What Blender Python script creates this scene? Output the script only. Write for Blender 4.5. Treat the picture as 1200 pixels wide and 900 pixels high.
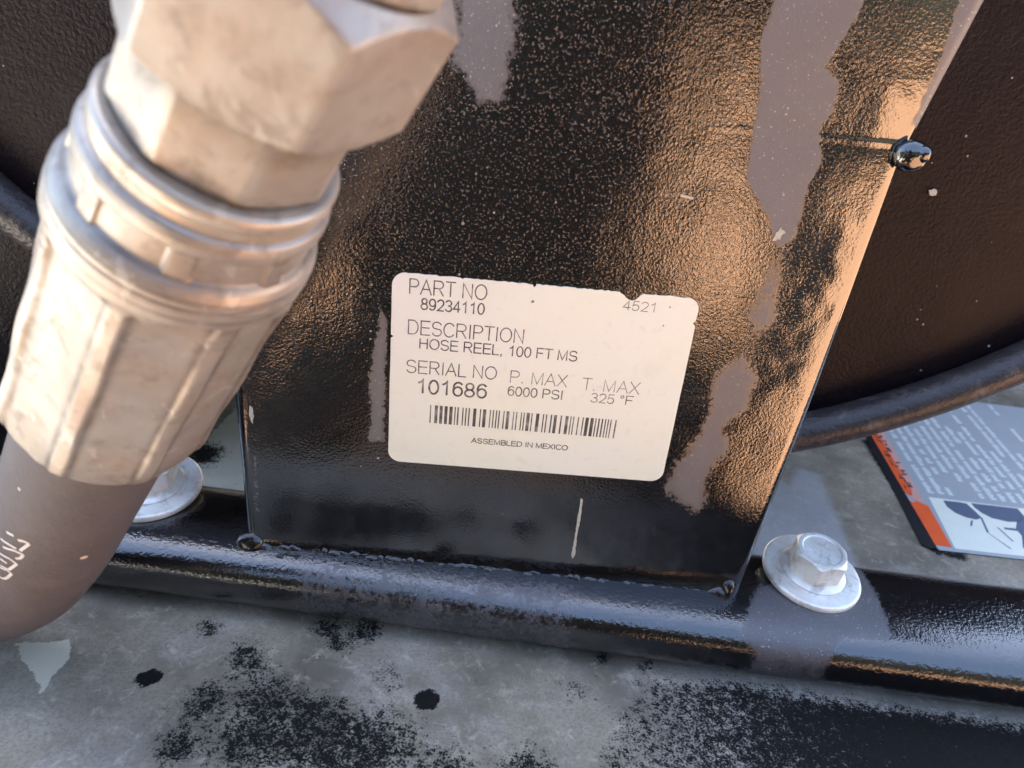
import bpy, bmesh, math, random
import numpy as np
from mathutils import Vector, Matrix
from mathutils.geometry import tessellate_polygon

for o in list(bpy.data.objects):
    bpy.data.objects.remove(o)
scene = bpy.context.scene
COL = scene.collection
MM = 0.001
rnd = random.Random(7)

# ------------------------------------------------------------------ camera
cam_data = bpy.data.cameras.new("camera")
cam = bpy.data.objects.new("camera", cam_data)
COL.objects.link(cam)
scene.camera = cam
_v = np.array([-184, 1780, 900.0]); _v /= np.linalg.norm(_v)          # world down, seen from the camera
_u = np.array([1, .082, .042]); _u -= _v * (_u @ _v); _u /= np.linalg.norm(_u)
_n = np.cross(_v, _u)
if _n[2] < 0:
    _n = -_n
_R = np.array([_u, _n, -_v])
_pos = np.array([-14.4, -179.2, 87.9]) * MM
right, up, back = _R @ np.array([1, 0, 0]), _R @ np.array([0, -1, 0]), _R @ np.array([0, 0, -1])
m = Matrix.Identity(4)
for i in range(3):
    m[i][0], m[i][1], m[i][2], m[i][3] = right[i], up[i], back[i], _pos[i]
cam.matrix_world = m
cam_data.lens = 27.0
cam_data.sensor_width = 36.0
cam_data.clip_start = 0.005
cam_data.clip_end = 500.0
cam_data.dof.use_dof = True
cam_data.dof.focus_distance = 0.205
cam_data.dof.aperture_fstop = 24.0

# ------------------------------------------------------------------ light
SUN = Vector((-0.10, 0.52, 0.84)).normalized()
world = bpy.data.worlds.new("World")
scene.world = world
world.use_nodes = True
wn, wl = world.node_tree.nodes, world.node_tree.links
wn.clear()
sky = wn.new("ShaderNodeTexSky"); sky.sky_type = 'NISHITA'; sky.sun_disc = False
sky.sun_elevation = math.asin(SUN.z); sky.sun_rotation = math.atan2(SUN.x, SUN.y)
sky.air_density = 1.0; sky.dust_density = 2.5; sky.ozone_density = 0.5
bg = wn.new("ShaderNodeBackground"); bg.inputs[1].default_value = 0.10
wo = wn.new("ShaderNodeOutputWorld")
wl.new(sky.outputs[0], bg.inputs[0]); wl.new(bg.outputs[0], wo.inputs[0])
sd = bpy.data.lights.new("sun", 'SUN'); sd.energy = 5.0; sd.angle = math.radians(0.5); sd.color = (1, .93, .82)
so = bpy.data.objects.new("sun", sd); COL.objects.link(so)
so.rotation_euler = SUN.to_track_quat('Z', 'Y').to_euler()
scene.view_settings.view_transform = 'Standard'
scene.view_settings.look = 'None'
scene.view_settings.gamma = 1.0
scene.view_settings.exposure = 3.15

# ------------------------------------------------------------------ helpers
class NT:
    """small wrapper to write node materials"""
    def __init__(s, name):
        s.m = bpy.data.materials.new(name); s.m.use_nodes = True
        s.t = s.m.node_tree; s.t.nodes.clear()
        s.out = s.n("ShaderNodeOutputMaterial"); s.b = s.n("ShaderNodeBsdfPrincipled")
        s.l(s.b.outputs[0], s.out.inputs[0])
        s.co = s.n("ShaderNodeTexCoord").outputs['Object']
    def n(s, t, **k):
        x = s.t.nodes.new(t)
        for a, b in k.items(): setattr(x, a, b)
        return x
    def l(s, a, b): s.t.links.new(a, b)
    def put(s, sock, v):
        if isinstance(v, bpy.types.NodeSocket): s.l(v, sock)
        elif isinstance(v, (tuple, list)) and len(v) == 3 and sock.type == 'RGBA': sock.default_value = (*v, 1)
        else: sock.default_value = v
    def set(s, name, v): s.put(s.b.inputs[name], v)
    def noise(s, scale, detail=2.0, rough=.5, dist=0.0, co=None):
        x = s.n("ShaderNodeTexNoise"); s.l(co or s.co, x.inputs['Vector'])
        x.inputs['Scale'].default_value = scale; x.inputs['Detail'].default_value = detail
        x.inputs['Roughness'].default_value = rough; x.inputs['Distortion'].default_value = dist
        return x.outputs['Fac']
    def voro(s, scale, feature='F1', out='Distance', co=None):
        x = s.n("ShaderNodeTexVoronoi", feature=feature); s.l(co or s.co, x.inputs['Vector'])
        x.inputs['Scale'].default_value = scale
        return x.outputs[out]
    def mapped(s, scale, rot=(0, 0, 0)):
        x = s.n("ShaderNodeMapping"); s.l(s.co, x.inputs[0]); x.inputs['Scale'].default_value = scale
        x.inputs['Rotation'].default_value = rot
        return x.outputs[0]
    def math(s, op, a, b=None, c=None, clamp=False):
        x = s.n("ShaderNodeMath", operation=op, use_clamp=clamp)
        s.put(x.inputs[0], a)
        if b is not None: s.put(x.inputs[1], b)
        if c is not None: s.put(x.inputs[2], c)
        return x.outputs[0]
    def step(s, v, a, b):
        x = s.n("ShaderNodeMapRange", interpolation_type='SMOOTHSTEP')
        s.put(x.inputs[0], v); x.inputs[1].default_value = a; x.inputs[2].default_value = b
        return x.outputs[0]
    def mr(s, v, a, b, c, d):
        x = s.n("ShaderNodeMapRange"); s.put(x.inputs[0], v)
        for i, q in enumerate((a, b, c, d)): x.inputs[i + 1].default_value = q
        return x.outputs[0]
    def mix(s, f, a, b):
        x = s.n("ShaderNodeMix", data_type='RGBA')
        s.put(x.inputs[0], f); s.put(x.inputs[6], a); s.put(x.inputs[7], b)
        return x.outputs[2]
    def mixf(s, f, a, b):
        x = s.n("ShaderNodeMix", data_type='FLOAT')
        s.put(x.inputs[0], f); s.put(x.inputs[2], a); s.put(x.inputs[3], b)
        return x.outputs[0]
    def attr(s, name):
        x = s.n("ShaderNodeAttribute", attribute_name=name)
        return x.outputs['Fac']
    def bump(s, h, dist, strength=1.0, prev=None):
        x = s.n("ShaderNodeBump"); s.put(x.inputs['Height'], h); x.inputs['Distance'].default_value = dist
        s.put(x.inputs['Strength'], strength)
        if prev is not None: s.l(prev, x.inputs['Normal'])
        return x.outputs[0]
    def normal(s, v): s.l(v, s.b.inputs['Normal'])

def link(name, me, mat, parent=None, smooth=True, auto=None):
    o = bpy.data.objects.new(name, me); COL.objects.link(o)
    if mat: me.materials.append(mat)
    if smooth: me.polygons.foreach_set('use_smooth', [True] * len(me.polygons))
    if auto: me.set_sharp_from_angle(angle=math.radians(auto))
    if parent: o.parent = parent
    return o

def mesh(name, vs, fs, mat, parent=None, smooth=True, auto=None, scale=MM, attrs=None):
    me = bpy.data.meshes.new(name)
    me.from_pydata([tuple(float(c) * scale for c in v) for v in vs], [], fs)
    if attrs:
        for k, a in attrs.items():
            at = me.attributes.new(k, 'FLOAT', 'POINT'); at.data.foreach_set('value', np.asarray(a, dtype=np.float32))
    me.update()
    return link(name, me, mat, parent, smooth, auto)

def thing(name, label, cat, loc=(0, 0, 0), group=None):
    o = bpy.data.objects.new(name, None); COL.objects.link(o)
    o.empty_display_size = .01
    o['label'] = label; o['category'] = cat
    if group: o['group'] = group
    return o

def grid_faces(nu, nv, wrap=False):
    f = []
    for i in range(nu - 1):
        for j in range(nv if wrap else nv - 1):
            k = (j + 1) % nv
            f.append((i * nv + j, i * nv + k, (i + 1) * nv + k, (i + 1) * nv + j))
    return f

def sdpoly(X, Y, poly):
    """signed distance, positive inside"""
    P = np.asarray(poly, float); d = np.full(X.shape, 1e9); ins = np.zeros(X.shape, bool)
    n = len(P)
    for i in range(n):
        a, b = P[i], P[(i + 1) % n]; e = b - a
        t = np.clip(((X - a[0]) * e[0] + (Y - a[1]) * e[1]) / (e @ e + 1e-9), 0, 1)
        d = np.minimum(d, np.hypot(X - a[0] - t * e[0], Y - a[1] - t * e[1]))
        c = (a[1] > Y) != (b[1] > Y)
        with np.errstate(divide='ignore', invalid='ignore'):
            xi = a[0] + (Y - a[1]) * e[0] / (e[1] if abs(e[1]) > 1e-9 else 1e-9)
        ins ^= c & (X < xi)
    return np.where(ins, d, -d)

def ragged(poly, amp, step=.35, seed=1):
    r = random.Random(seed); out = []
    for (x0, y0), (x1, y1) in zip(poly, poly[1:] + poly[:1]):
        n = max(1, int(math.hypot(x1 - x0, y1 - y0) / step))
        for k in range(n):
            f = k / n; out.append((x0 + (x1 - x0) * f + r.uniform(-amp, amp), y0 + (y1 - y0) * f + r.uniform(-amp, amp)))
    return out

def slab(name, poly, thick, mat, parent, place, smooth=False):
    """flat outline with real thickness; place(x, y, h) -> point in mm"""
    n = len(poly)
    vs = [place(x, y, thick) for x, y in poly] + [place(x, y, 0) for x, y in poly]
    bm = bmesh.new()
    vv = [bm.verts.new([c * MM for c in v]) for v in vs]
    tri = tessellate_polygon([[Vector((x, y, 0)) for x, y in poly]])
    for q_ in tri:
        try: bm.faces.new([vv[k] for k in q_])
        except ValueError: pass
    for i in range(n):
        j = (i + 1) % n
        bm.faces.new((vv[i], vv[n + i], vv[n + j], vv[j]))
    bmesh.ops.recalc_face_normals(bm, faces=bm.faces)
    me = bpy.data.meshes.new(name); bm.to_mesh(me); bm.free()
    return link(name, me, mat, parent, smooth)

def fill(name, polys, mat, parent, place, h):
    """several flat printed outlines in one sheet mesh"""
    vs, fs = [], []
    for p in polys:
        b = len(vs); vs += [place(x, y, h) for x, y in p]; fs.append(tuple(range(b, b + len(p))))
    o = mesh(name, vs, fs, mat, parent, smooth=False)
    return o

# base frame of the foot tube and the deck: turned 2.5 degrees about the depth axis
_a = math.radians(2.5)
def D(x, y, z):
    return (x * math.cos(_a) + z * math.sin(_a), y, -x * math.sin(_a) + z * math.cos(_a))

# ------------------------------------------------------------------ materials
def m_black(name, peel=1.0, ior=1.5, fine=900, gloss=.07, dullname=None, tint=(.005, .0042, .0045), specks=True, spec=1.0, dullcol=(.050, .049, .060), dust=.05, bd=.00007):
    t = NT(name)
    big = t.noise(60, 2)
    n1 = t.noise(fine, 2.0, .5, .25)
    n2 = t.noise(fine * 2.6, 2, .5)
    amp = t.mr(t.noise(28, 2), .3, .7, .5, 1.1)
    if dullname: amp = t.math('MULTIPLY', amp, t.math('SUBTRACT', 1.0, t.attr('smooth')))
    h = t.math('ADD', n1, t.math('MULTIPLY', n2, .34))
    b0 = t.bump(big, .0012, .20 * min(peel, 1.0))
    t.set('IOR', ior)
    b1 = t.bump(h, bd, t.math('MULTIPLY', amp, peel, clamp=True), b0)
    if dullname == 'dull' and fine > 1200:
        sp = t.step(t.noise(1700, 2, .55), .60, .70)
        b1 = t.bump(sp, .00005, t.math('MULTIPLY', t.attr('spark'), .8), b1)
    t.normal(b1)
    col = tint; rough = gloss
    if dullname:
        d = t.attr(dullname)
        f = t.math('ADD', d, t.math('MULTIPLY', t.math('SUBTRACT', t.noise(700, 4, .7), .5), .8))
        f = t.math('ADD', f, t.math('MULTIPLY', t.math('SUBTRACT', t.noise(90, 3, .6), .5), .6))
        mask = t.step(f, .34, .70)
        dc = t.mix(t.noise(70, 5, .65), tuple(c * .62 for c in dullcol), tuple(c * 1.45 for c in dullcol))
        dc = t.mix(t.step(t.noise(1500, 2, .6), .66, .72), dc, (.42, .40, .42))  # sparkle on the dull patches, painted in as bright dots
        col = t.mix(mask, tint, dc)
        rough = t.mixf(mask, gloss, .62)
    if specks:  # pale dots in the colour: painted sun glints on plate, specks on disc
        v = t.n("ShaderNodeTexVoronoi", feature='F1'); t.l(t.co, v.inputs['Vector']); v.inputs['Scale'].default_value = 420
        sep = t.n("ShaderNodeSeparateColor"); t.l(v.outputs['Color'], sep.inputs[0])
        rad = t.mr(sep.outputs[0], .86, 1, .0, .19)
        dot = t.math('LESS_THAN', v.outputs['Distance'], rad)
        dot = t.math('MULTIPLY', dot, t.step(t.noise(45, 2), .42, .62))
        col = t.mix(t.math('MULTIPLY', dot, .55), col, (.55, .48, .42))
        rough = t.mixf(dot, rough, .5)
    # a little dry dust everywhere
    dust = t.math('MULTIPLY', t.step(t.noise(130, 5, .7), .5, .75), dust)
    col = t.mix(dust, col, (.30, .25, .22))
    t.set('Base Color', col); t.set('Roughness', rough); t.set('Specular IOR Level', spec)
    return t.m

def m_plain(name, col, rough=.5, metal=0.0, var=.12, scale=200, bump=0.0, spec=.5):
    t = NT(name)
    c2 = tuple(max(0, c * (1 - var * 2)) for c in col)
    t.set('Base Color', t.mix(t.noise(scale, 4, .6), c2, tuple(c * (1 + var * .6) for c in col)))
    t.set('Roughness', rough); t.set('Metallic', metal); t.set('Specular IOR Level', spec)
    if bump: t.normal(t.bump(t.noise(scale * 3, 3), bump))
    return t.m

def m_zinc(name, tarn=.0, warm=(.66, .60, .52), dirty=(.40, .33, .27), rough=.38, metal=.75):
    """passivated zinc plate, handled and dull, with stains"""
    t = NT(name)
    big = t.noise(95, 4, .6, .4)
    fine = t.noise(520, 4, .7)
    c = t.mix(t.step(big, .35, .68), warm, tuple(a * b for a, b in zip(warm, (.90, .82, .78))))
    st = t.step(t.math('ADD', t.noise(170, 5, .7, .8), t.math('MULTIPLY', fine, .25)), .61, .84)
    c = t.mix(t.math('MULTIPLY', st, .75), c, dirty)
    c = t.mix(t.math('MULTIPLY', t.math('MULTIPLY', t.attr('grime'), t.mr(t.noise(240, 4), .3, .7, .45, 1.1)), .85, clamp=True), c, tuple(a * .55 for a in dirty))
    scr = t.step(t.noise(420, 3, .6, co=t.mapped((1, .12, .4), (.3, .5, .2))), .64, .70)
    c = t.mix(t.math('MULTIPLY', scr, .4), c, tuple(min(.85, a * 1.5) for a in warm))
    w = t.step(t.noise(230, 3, .6), .62, .78)
    c = t.mix(t.math('MULTIPLY', w, .5), c, tuple(min(.8, a * 1.25) for a in warm))
    t.set('Base Color', c); t.set('Metallic', t.mixf(st, metal, .3))
    t.set('Roughness', t.mr(t.noise(150, 4), .3, .7, rough - .07, rough + .16))
    b = t.bump(t.noise(800, 3, .6), .00006, .5)
    t.normal(t.bump(t.noise(160, 3), .0004, .35, b))
    return t.m

M_plate = m_black('black_powder_coat_plate', 1.0, 1.92, 1300, .045, 'dull', specks=True)
M_tube = m_black('black_powder_coat_tube', 1.5, 1.7, 900, .05, 'dull', specks=False, spec=.9, bd=.00014, dullcol=(.052, .046, .052))
M_weld = m_black('black_coated_weld', .5, 1.7, 900, .08, specks=False)
M_weldr = m_black('rough_black_weld', 1.0, 1.6, 800, .18, specks=False, spec=.6)
M_disc = m_black('black_reel_disc', 1.0, 1.5, 800, .42, tint=(.010, .0055, .007), specks=True, spec=.20, dust=.02, bd=.0004)
M_rim = m_black('black_reel_rim', 1.2, 1.5, 700, .36, tint=(.034, .029, .030), specks=False, spec=.55, dust=.35, bd=.0003)
M_nut = m_zinc('zinc_nut', warm=(.42, .405, .375), dirty=(.23, .205, .175), rough=.42, metal=.5)
M_ferr = m_zinc('zinc_ferrule', warm=(.39, .375, .345), dirty=(.20, .175, .15), rough=.40, metal=.55)
M_ring = m_zinc('bright_ring', warm=(.46, .43, .375), dirty=(.24, .205, .165), rough=.36, metal=.45)
M_bolt = m_zinc('zinc_bolt', warm=(.86, .87, .82), dirty=(.40, .38, .34), rough=.40, metal=.45)
M_gap = m_plain('dark_gap', (.02, .018, .016), .6)

# hose rubber
t = NT('brown_black_rubber')
c = t.mix(t.noise(120, 4, .6), (.072, .066, .072), (.115, .104, .112))
c = t.mix(t.math('MULTIPLY', t.step(t.noise(60, 5, .7), .5, .75), .35), c, (.15, .135, .14))
v = t.n("ShaderNodeTexVoronoi"); t.l(t.co, v.inputs['Vector']); v.inputs['Scale'].default_value = 300
sep = t.n("ShaderNodeSeparateColor"); t.l(v.outputs['Color'], sep.inputs[0])
dot = t.math('LESS_THAN', v.outputs['Distance'], t.mr(sep.outputs[0], .90, 1, 0, .22))
c = t.mix(t.math('MULTIPLY', dot, .8), c, (.78, .66, .55))
t.set('Base Color', c); t.set('Roughness', .6); t.set('Specular IOR Level', .35)
t.normal(t.bump(t.noise(900, 4, .7), .00022, .7, t.bump(t.noise(110, 3), .0008, .35)))
M_rub = t.m
M_hprint = m_plain('white_hose_print', (.72, .70, .69), .6, var=.15, scale=500)

# deck metal: dull grey with worn black coating speckles, pale bare chips
t = NT('worn_deck_metal')
grime = t.noise(22, 5, .6)
c = t.mix(t.step(grime, .3, .7), (.135, .114, .084), (.39, .33, .245))
c = t.mix(t.math('MULTIPLY', t.step(t.noise(75, 5, .7), .48, .72), .45), c, (.56, .50, .40))
c = t.mix(t.math('MULTIPLY', t.step(t.noise(38, 4, .65), .5, .66), .55), c, (.28, .25, .215))
c = t.mix(t.math('MULTIPLY', t.step(t.noise(1000, 4, .8), .40, .68), .58), c, (.15, .125, .095))
c = t.mix(t.math('MULTIPLY', t.step(t.noise(190, 5, .75, .6), .52, .72), .5), c, (.56, .49, .38))
sc = t.noise(60, 4, .6, co=t.mapped((1, 14, 1), (0, 0, .25)))
c = t.mix(t.math('MULTIPLY', t.step(sc, .56, .7), .07), c, (.60, .57, .50))
pale = t.step(t.math('ADD', t.attr('pale'), t.math('MULTIPLY', t.math('SUBTRACT', t.noise(330, 6, .8), .5), 1.3)), .5, .58)
c = t.mix(pale, c, t.mix(t.noise(120, 3), (.52, .47, .36), (.70, .63, .48)))
bn = t.math('ADD', t.math('MULTIPLY', t.noise(1500, 4, .75), .66), t.math('MULTIPLY', t.noise(420, 5, .7), .5))
bk = t.step(t.math('SUBTRACT', t.math('ADD', t.math('MULTIPLY', t.attr('black'), .82), t.math('MULTIPLY', bn, 1.5)), 1.09), -.05, .13)
c = t.mix(t.math('MULTIPLY', t.attr('gloss'), .55), c, (.50, .50, .52))  # pale sky reflection painted into the deck colour
halo = t.step(t.math('SUBTRACT', t.math('ADD', t.math('MULTIPLY', t.attr('black'), .9), t.math('MULTIPLY', bn, 1.15)), 1.0), -.18, .12)
c = t.mix(t.math('MULTIPLY', halo, .62), c, (.085, .082, .085))
c = t.mix(bk, c, t.mix(t.noise(900, 4, .7), (.003, .003, .003), (.020, .019, .018)))
v = t.n("ShaderNodeTexVoronoi"); t.l(t.co, v.inputs['Vector']); v.inputs['Scale'].default_value = 70
sep = t.n("ShaderNodeSeparateColor"); t.l(v.outputs['Color'], sep.inputs[0])
dot = t.math('LESS_THAN', t.math('ADD', v.outputs['Distance'], t.math('MULTIPLY', t.noise(500, 2), .12)), t.mr(sep.outputs[0], .90, 1, .03, .17))
c = t.mix(t.math('MULTIPLY', dot, .85), c, (.52, .47, .40))
t.set('Base Color', c)
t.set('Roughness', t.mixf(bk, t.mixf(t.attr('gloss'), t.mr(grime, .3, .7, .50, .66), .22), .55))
hh = t.math('ADD', t.math('MULTIPLY', bk, .6), t.math('MULTIPLY', pale, -.8))
b = t.bump(hh, .00012, .7)
t.normal(t.bump(t.noise(420, 4, .6), .00012, .4, b))
t.set('Specular IOR Level', t.mixf(bk, .35, .08))
M_deck = t.m

# sticker stock
t = NT('cream_sticker')
c = t.mix(t.step(t.noise(28, 3), .35, .7), (.88, .85, .73), (.88, .85, .68))
c = t.mix(t.math('MULTIPLY', t.step(t.noise(330, 5, .7), .54, .78), .30), c, (.60, .52, .40))
c = t.mix(t.math('MULTIPLY', t.step(t.noise(55, 5, .7), .55, .75), .18), c, (.66, .62, .58))
t.set('Base Color', c); t.set('Roughness', .38)
b = t.bump(t.noise(560, 2.5, .55, .35), .00007, .5)
t.normal(b)
M_label = t.m
def m_ink(name, ink, paper, lo=.30, hi=.62, sc=700):
    t = NT(name)
    f = t.math('ADD', t.math('MULTIPLY', t.noise(sc, 3, .6), .7), t.math('MULTIPLY', t.noise(80, 2), .3))
    t.set('Base Color', t.mix(t.step(f, lo, hi), ink, paper)); t.set('Roughness', .45)
    return t.m
M_ink = m_ink('grey_ink', (.075, .070, .068), (.34, .31, .28), .42, .66)
M_ink2 = m_ink('faded_ink', (.12, .11, .10), (.42, .39, .34), .36, .60)
M_inkbar = m_ink('barcode_ink', (.07, .065, .06), (.30, .28, .26), .42, .66, 300)

# ------------------------------------------------------------------ ground beyond the machine, added for bounce light and mirroring in the paint
t = NT('pale_concrete')
t.set('Base Color', t.mix(t.noise(2.5, 6, .6), (.40, .375, .335), (.52, .49, .44))); t.set('Roughness', .85)  # concrete added out of view to bounce neutral light
gnd = mesh('ground', [(-60, -60, -.55), (60, -60, -.55), (60, 60, -.55), (-60, 60, -.55)], [(0, 1, 2, 3)], t.m, scale=1, smooth=False)
t = NT('brown_dirt')
c = t.mix(t.noise(1.3, 5), (.40, .215, .11), (.52, .29, .155))
t.set('Base Color', t.mix(t.noise(14, 5, .7), c, (.32, .17, .09))); t.set('Roughness', .9)
t.normal(t.bump(t.noise(25, 5, .7), .03))
dirt = mesh('path', [(-.75, -60, -.546), (.6, -60, -.546), (9, -60, -.546), (9, 12, -.546), (.6, 12, -.546), (.6, -.3, -.546), (-.75, -.3, -.546)], [(0, 1, 5, 6), (1, 2, 3, 4, 5)], t.m, scale=1, smooth=False)  # brown dirt sheet, outline shaped for its mirror image in the paint
dirt['kind'] = 'structure'
gnd['kind'] = 'structure'

# ------------------------------------------------------------------ deck of the machine
def build_deck():
    xs = np.linspace(-300, 420, 361); ys = np.linspace(-86, 330, 261)
    X, Y = np.meshgrid(xs, ys, indexing='ij')
    g = lambda cx, cy, r, a: a * np.exp(-(((X - cx) ** 2 + (Y - cy) ** 2) / (r * r)))
    blk = g(-27.6, -45, 11, .40) + g(-45.6, -42, 9, .46) + g(-58, -40, 10, .28) + g(-82.9, -12.8, 4, .45) \
        + g(-38, -7.7, 5.0, .60) + g(-50, -8.5, 4.5, .55) + g(-45, -15, 4, .42) + g(-70, -22, 6, .40) + g(-76, -38, 7, .38) \
        + g(-78, -52, 6, .42) + g(-62, -51, 9, .34) + g(-40, -54, 12, .30) + g(-10, -52, 8, .36) + g(10, -50, 8, .42) \
        + g(24, -22, 6, .25) + g(-30, -24, 6, .25) + g(-62, -30, 9, .22) + g(-8, -20, 6, .10) + g(46, -11, 4, .40) + g(33, -9.5, 3, .45)
    blk = np.minimum(blk, .40)
    line = np.interp(X, [-20, 20, 36, 46, 71, 110, 162, 420], [-110, -60, -28, -15, -13, -17, -20, -26])
    body = np.clip((line - Y) / 5, -1, 1)
    blk = np.maximum(blk, np.where(X > 12, (.25 + .40 * np.clip((X - 34) / 90, 0, 1)) * np.clip(.5 + body * .5, 0, 1), 0))
    blk = np.maximum(blk, 1.2 * np.clip(.5 + sdpoly(X, Y, [(-20.6, -29.5), (-19, -28.2), (-16.5, -28.4), (-15.2, -30), (-15.3, -33), (-18, -34), (-20.4, -32.6)]) / 1.5, 0, 1))
    blk = np.maximum(blk, .95 * np.clip(.5 + sdpoly(X, Y, [(-94.6, -31), (-92, -29.6), (-89, -30.4), (-89.2, -33), (-92, -35), (-94.4, -34)]) / 1.5, 0, 1))
    # grime round the decal and behind the tube
    blk = np.maximum(blk, .62 * np.clip(1 - np.abs(sdpoly(X, Y, [(184, 150), (176, 64.5), (186, 62), (194, 150)])) / 4.0, 0, 1) * (Y < 170))
    blk = np.maximum(blk, g(-116, 74, 9, .62))
    pale = np.clip(.5 + sdpoly(X, Y, [(-131.5, -24.2), (-124, -24), (-117.4, -21.5), (-114.4, -28.1), (-115.5, -35.4), (-115.4, -41.0), (-119, -36.5), (-123.8, -32.2)]) / 3, 0, 1)
    pale = np.maximum(pale, .42 * np.clip(1 - np.abs(sdpoly(X, Y, [(-113, -46), (-106, -46), (-99.2, -53), (-101, -53), (-107, -47.6)])) / 1.0, 0, 1))
    pale = np.maximum(pale, g(-108, -44, 5, .42))
    for cx, cy, r in [(-88, -22, 5), (-65, -18, 9), (-50, -20, 8), (-30, -18, 9), (0, -30, 6), (40, -32, 5), (128, 92, 5), (134, 100, 4), (142, 84, 4), (150, 96, 3)]:
        pale = np.maximum(pale, g(cx, cy, r, .36))
    pale = np.maximum(pale, np.clip(.5 + sdpoly(X, Y, [(-124, 36), (-80, 36), (-80, 130), (-112, 130)]) / 5, 0, 1))
    gloss = np.clip(.5 + sdpoly(X, Y, [(100, 30), (136, 40), (146, 112), (137, 116), (128, 100), (119, 112), (90, 112)]) / 3, 0, 1)  # area of the painted sky reflection behind the right bolt
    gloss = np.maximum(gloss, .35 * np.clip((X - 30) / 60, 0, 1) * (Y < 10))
    Z = np.full(X.shape, -86.0) + .35 * np.sin(X / 47 + 1) * np.cos(Y / 39)
    Z = Z - np.clip((-78 - Y) / 8, 0, 1) ** 2 * 6
    vs = [D(x, y, z) for x, y, z in zip(X.ravel(), Y.ravel(), Z.ravel())]
    # front lip folded down
    n0 = len(vs); ny = len(ys)
    for x in xs: vs.append(D(x, -87, -150))
    fs = grid_faces(len(xs), ny)
    for i in range(len(xs) - 1): fs.append((i * ny, (i + 1) * ny, n0 + i + 1, n0 + i))
    z0 = np.zeros(len(xs))
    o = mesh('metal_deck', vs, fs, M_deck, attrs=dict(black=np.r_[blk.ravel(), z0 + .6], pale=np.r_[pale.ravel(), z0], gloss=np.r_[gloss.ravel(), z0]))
    o['kind'] = 'structure'
build_deck()

# ------------------------------------------------------------------ the reel's stand: plate + foot tube
stand = thing('reel_stand', 'glossy black powder-coated upright plate welded to a rounded foot tube, streaked with dull grey residue', 'reel stand')

def plate_left(z): return -78.6 - .01 * (z + 60)
def plate_right(z): return float(np.interp(z, [-70, -65, 2.6, 62.4, 96, 150], [69.3, 69.7, 74.6, 77.9, 84.0, 93.5]))
DULL = [
 ([(39.8, 92.1), (38.5, 99), (40, 112), (62, 112), (60, 100), (58.4, 93.8), (56.1, 86.3), (54.1, 80.1), (58.5, 77.9), (58.4, 71.7), (56.5, 68.0), (59.0, 60.7), (57.2, 54.7), (57.7, 48.8), (57.3, 42.6), (54.0, 40.2), (50, 47), (46, 51.7), (42.9, 55.3), (41.8, 66.6), (41.1, 75.5), (39.0, 85.5)], 1.6, 1),
 ([(53.3, 36.9), (56.3, 39.3), (57.5, 29.6), (60.0, 19.5), (54.2, 16.6), (50.3, 20.9), (52.5, 28.0)], 5, .80),
 ([(46, 6), (52.3, 11.5), (58.7, 6.0), (56.8, -4.2), (52.3, -9.9), (55.8, -14.9), (52.0, -25.0), (53.2, -36.5), (50.4, -40.7), (46.0, -37.2), (39.6, -31.9), (40.9, -23.2), (46.0, -13.1)], 4, .85),
 ([(61.5, 13.7), (65.2, 14.1), (67.2, 8.9), (62.8, 8.5)], 5, .62),
 ([(77.3, 120), (92, 120), (86, 96.2), (83.5, 80), (80.2, 69.5), (76.6, 70.5), (78.2, 84)], 1.4, 1),
 ([(-28, 104), (-26.7, 86.0), (-27, 74), (-23.1, 70.2), (-20.1, 66.1), (-14.4, 65.7), (-12.2, 77.5), (-13.5, 87.3), (-13, 104)], 4, .84),
 ([(-40.6, 16.7), (-38.6, 12.8), (-38.6, -23.6), (-43.9, -24.1), (-43.0, -0.8)], 2.5, .82),
 ([(-75.3, -29.7), (-73.4, -30.8), (-74.0, -51.1), (-75.5, -49.8)], 1.5, .8),
 ([(-42.4, 66.2), (-36.0, 66.5), (-34.7, 58.7), (-41.3, 55.2)], 4, .66),
]
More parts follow.
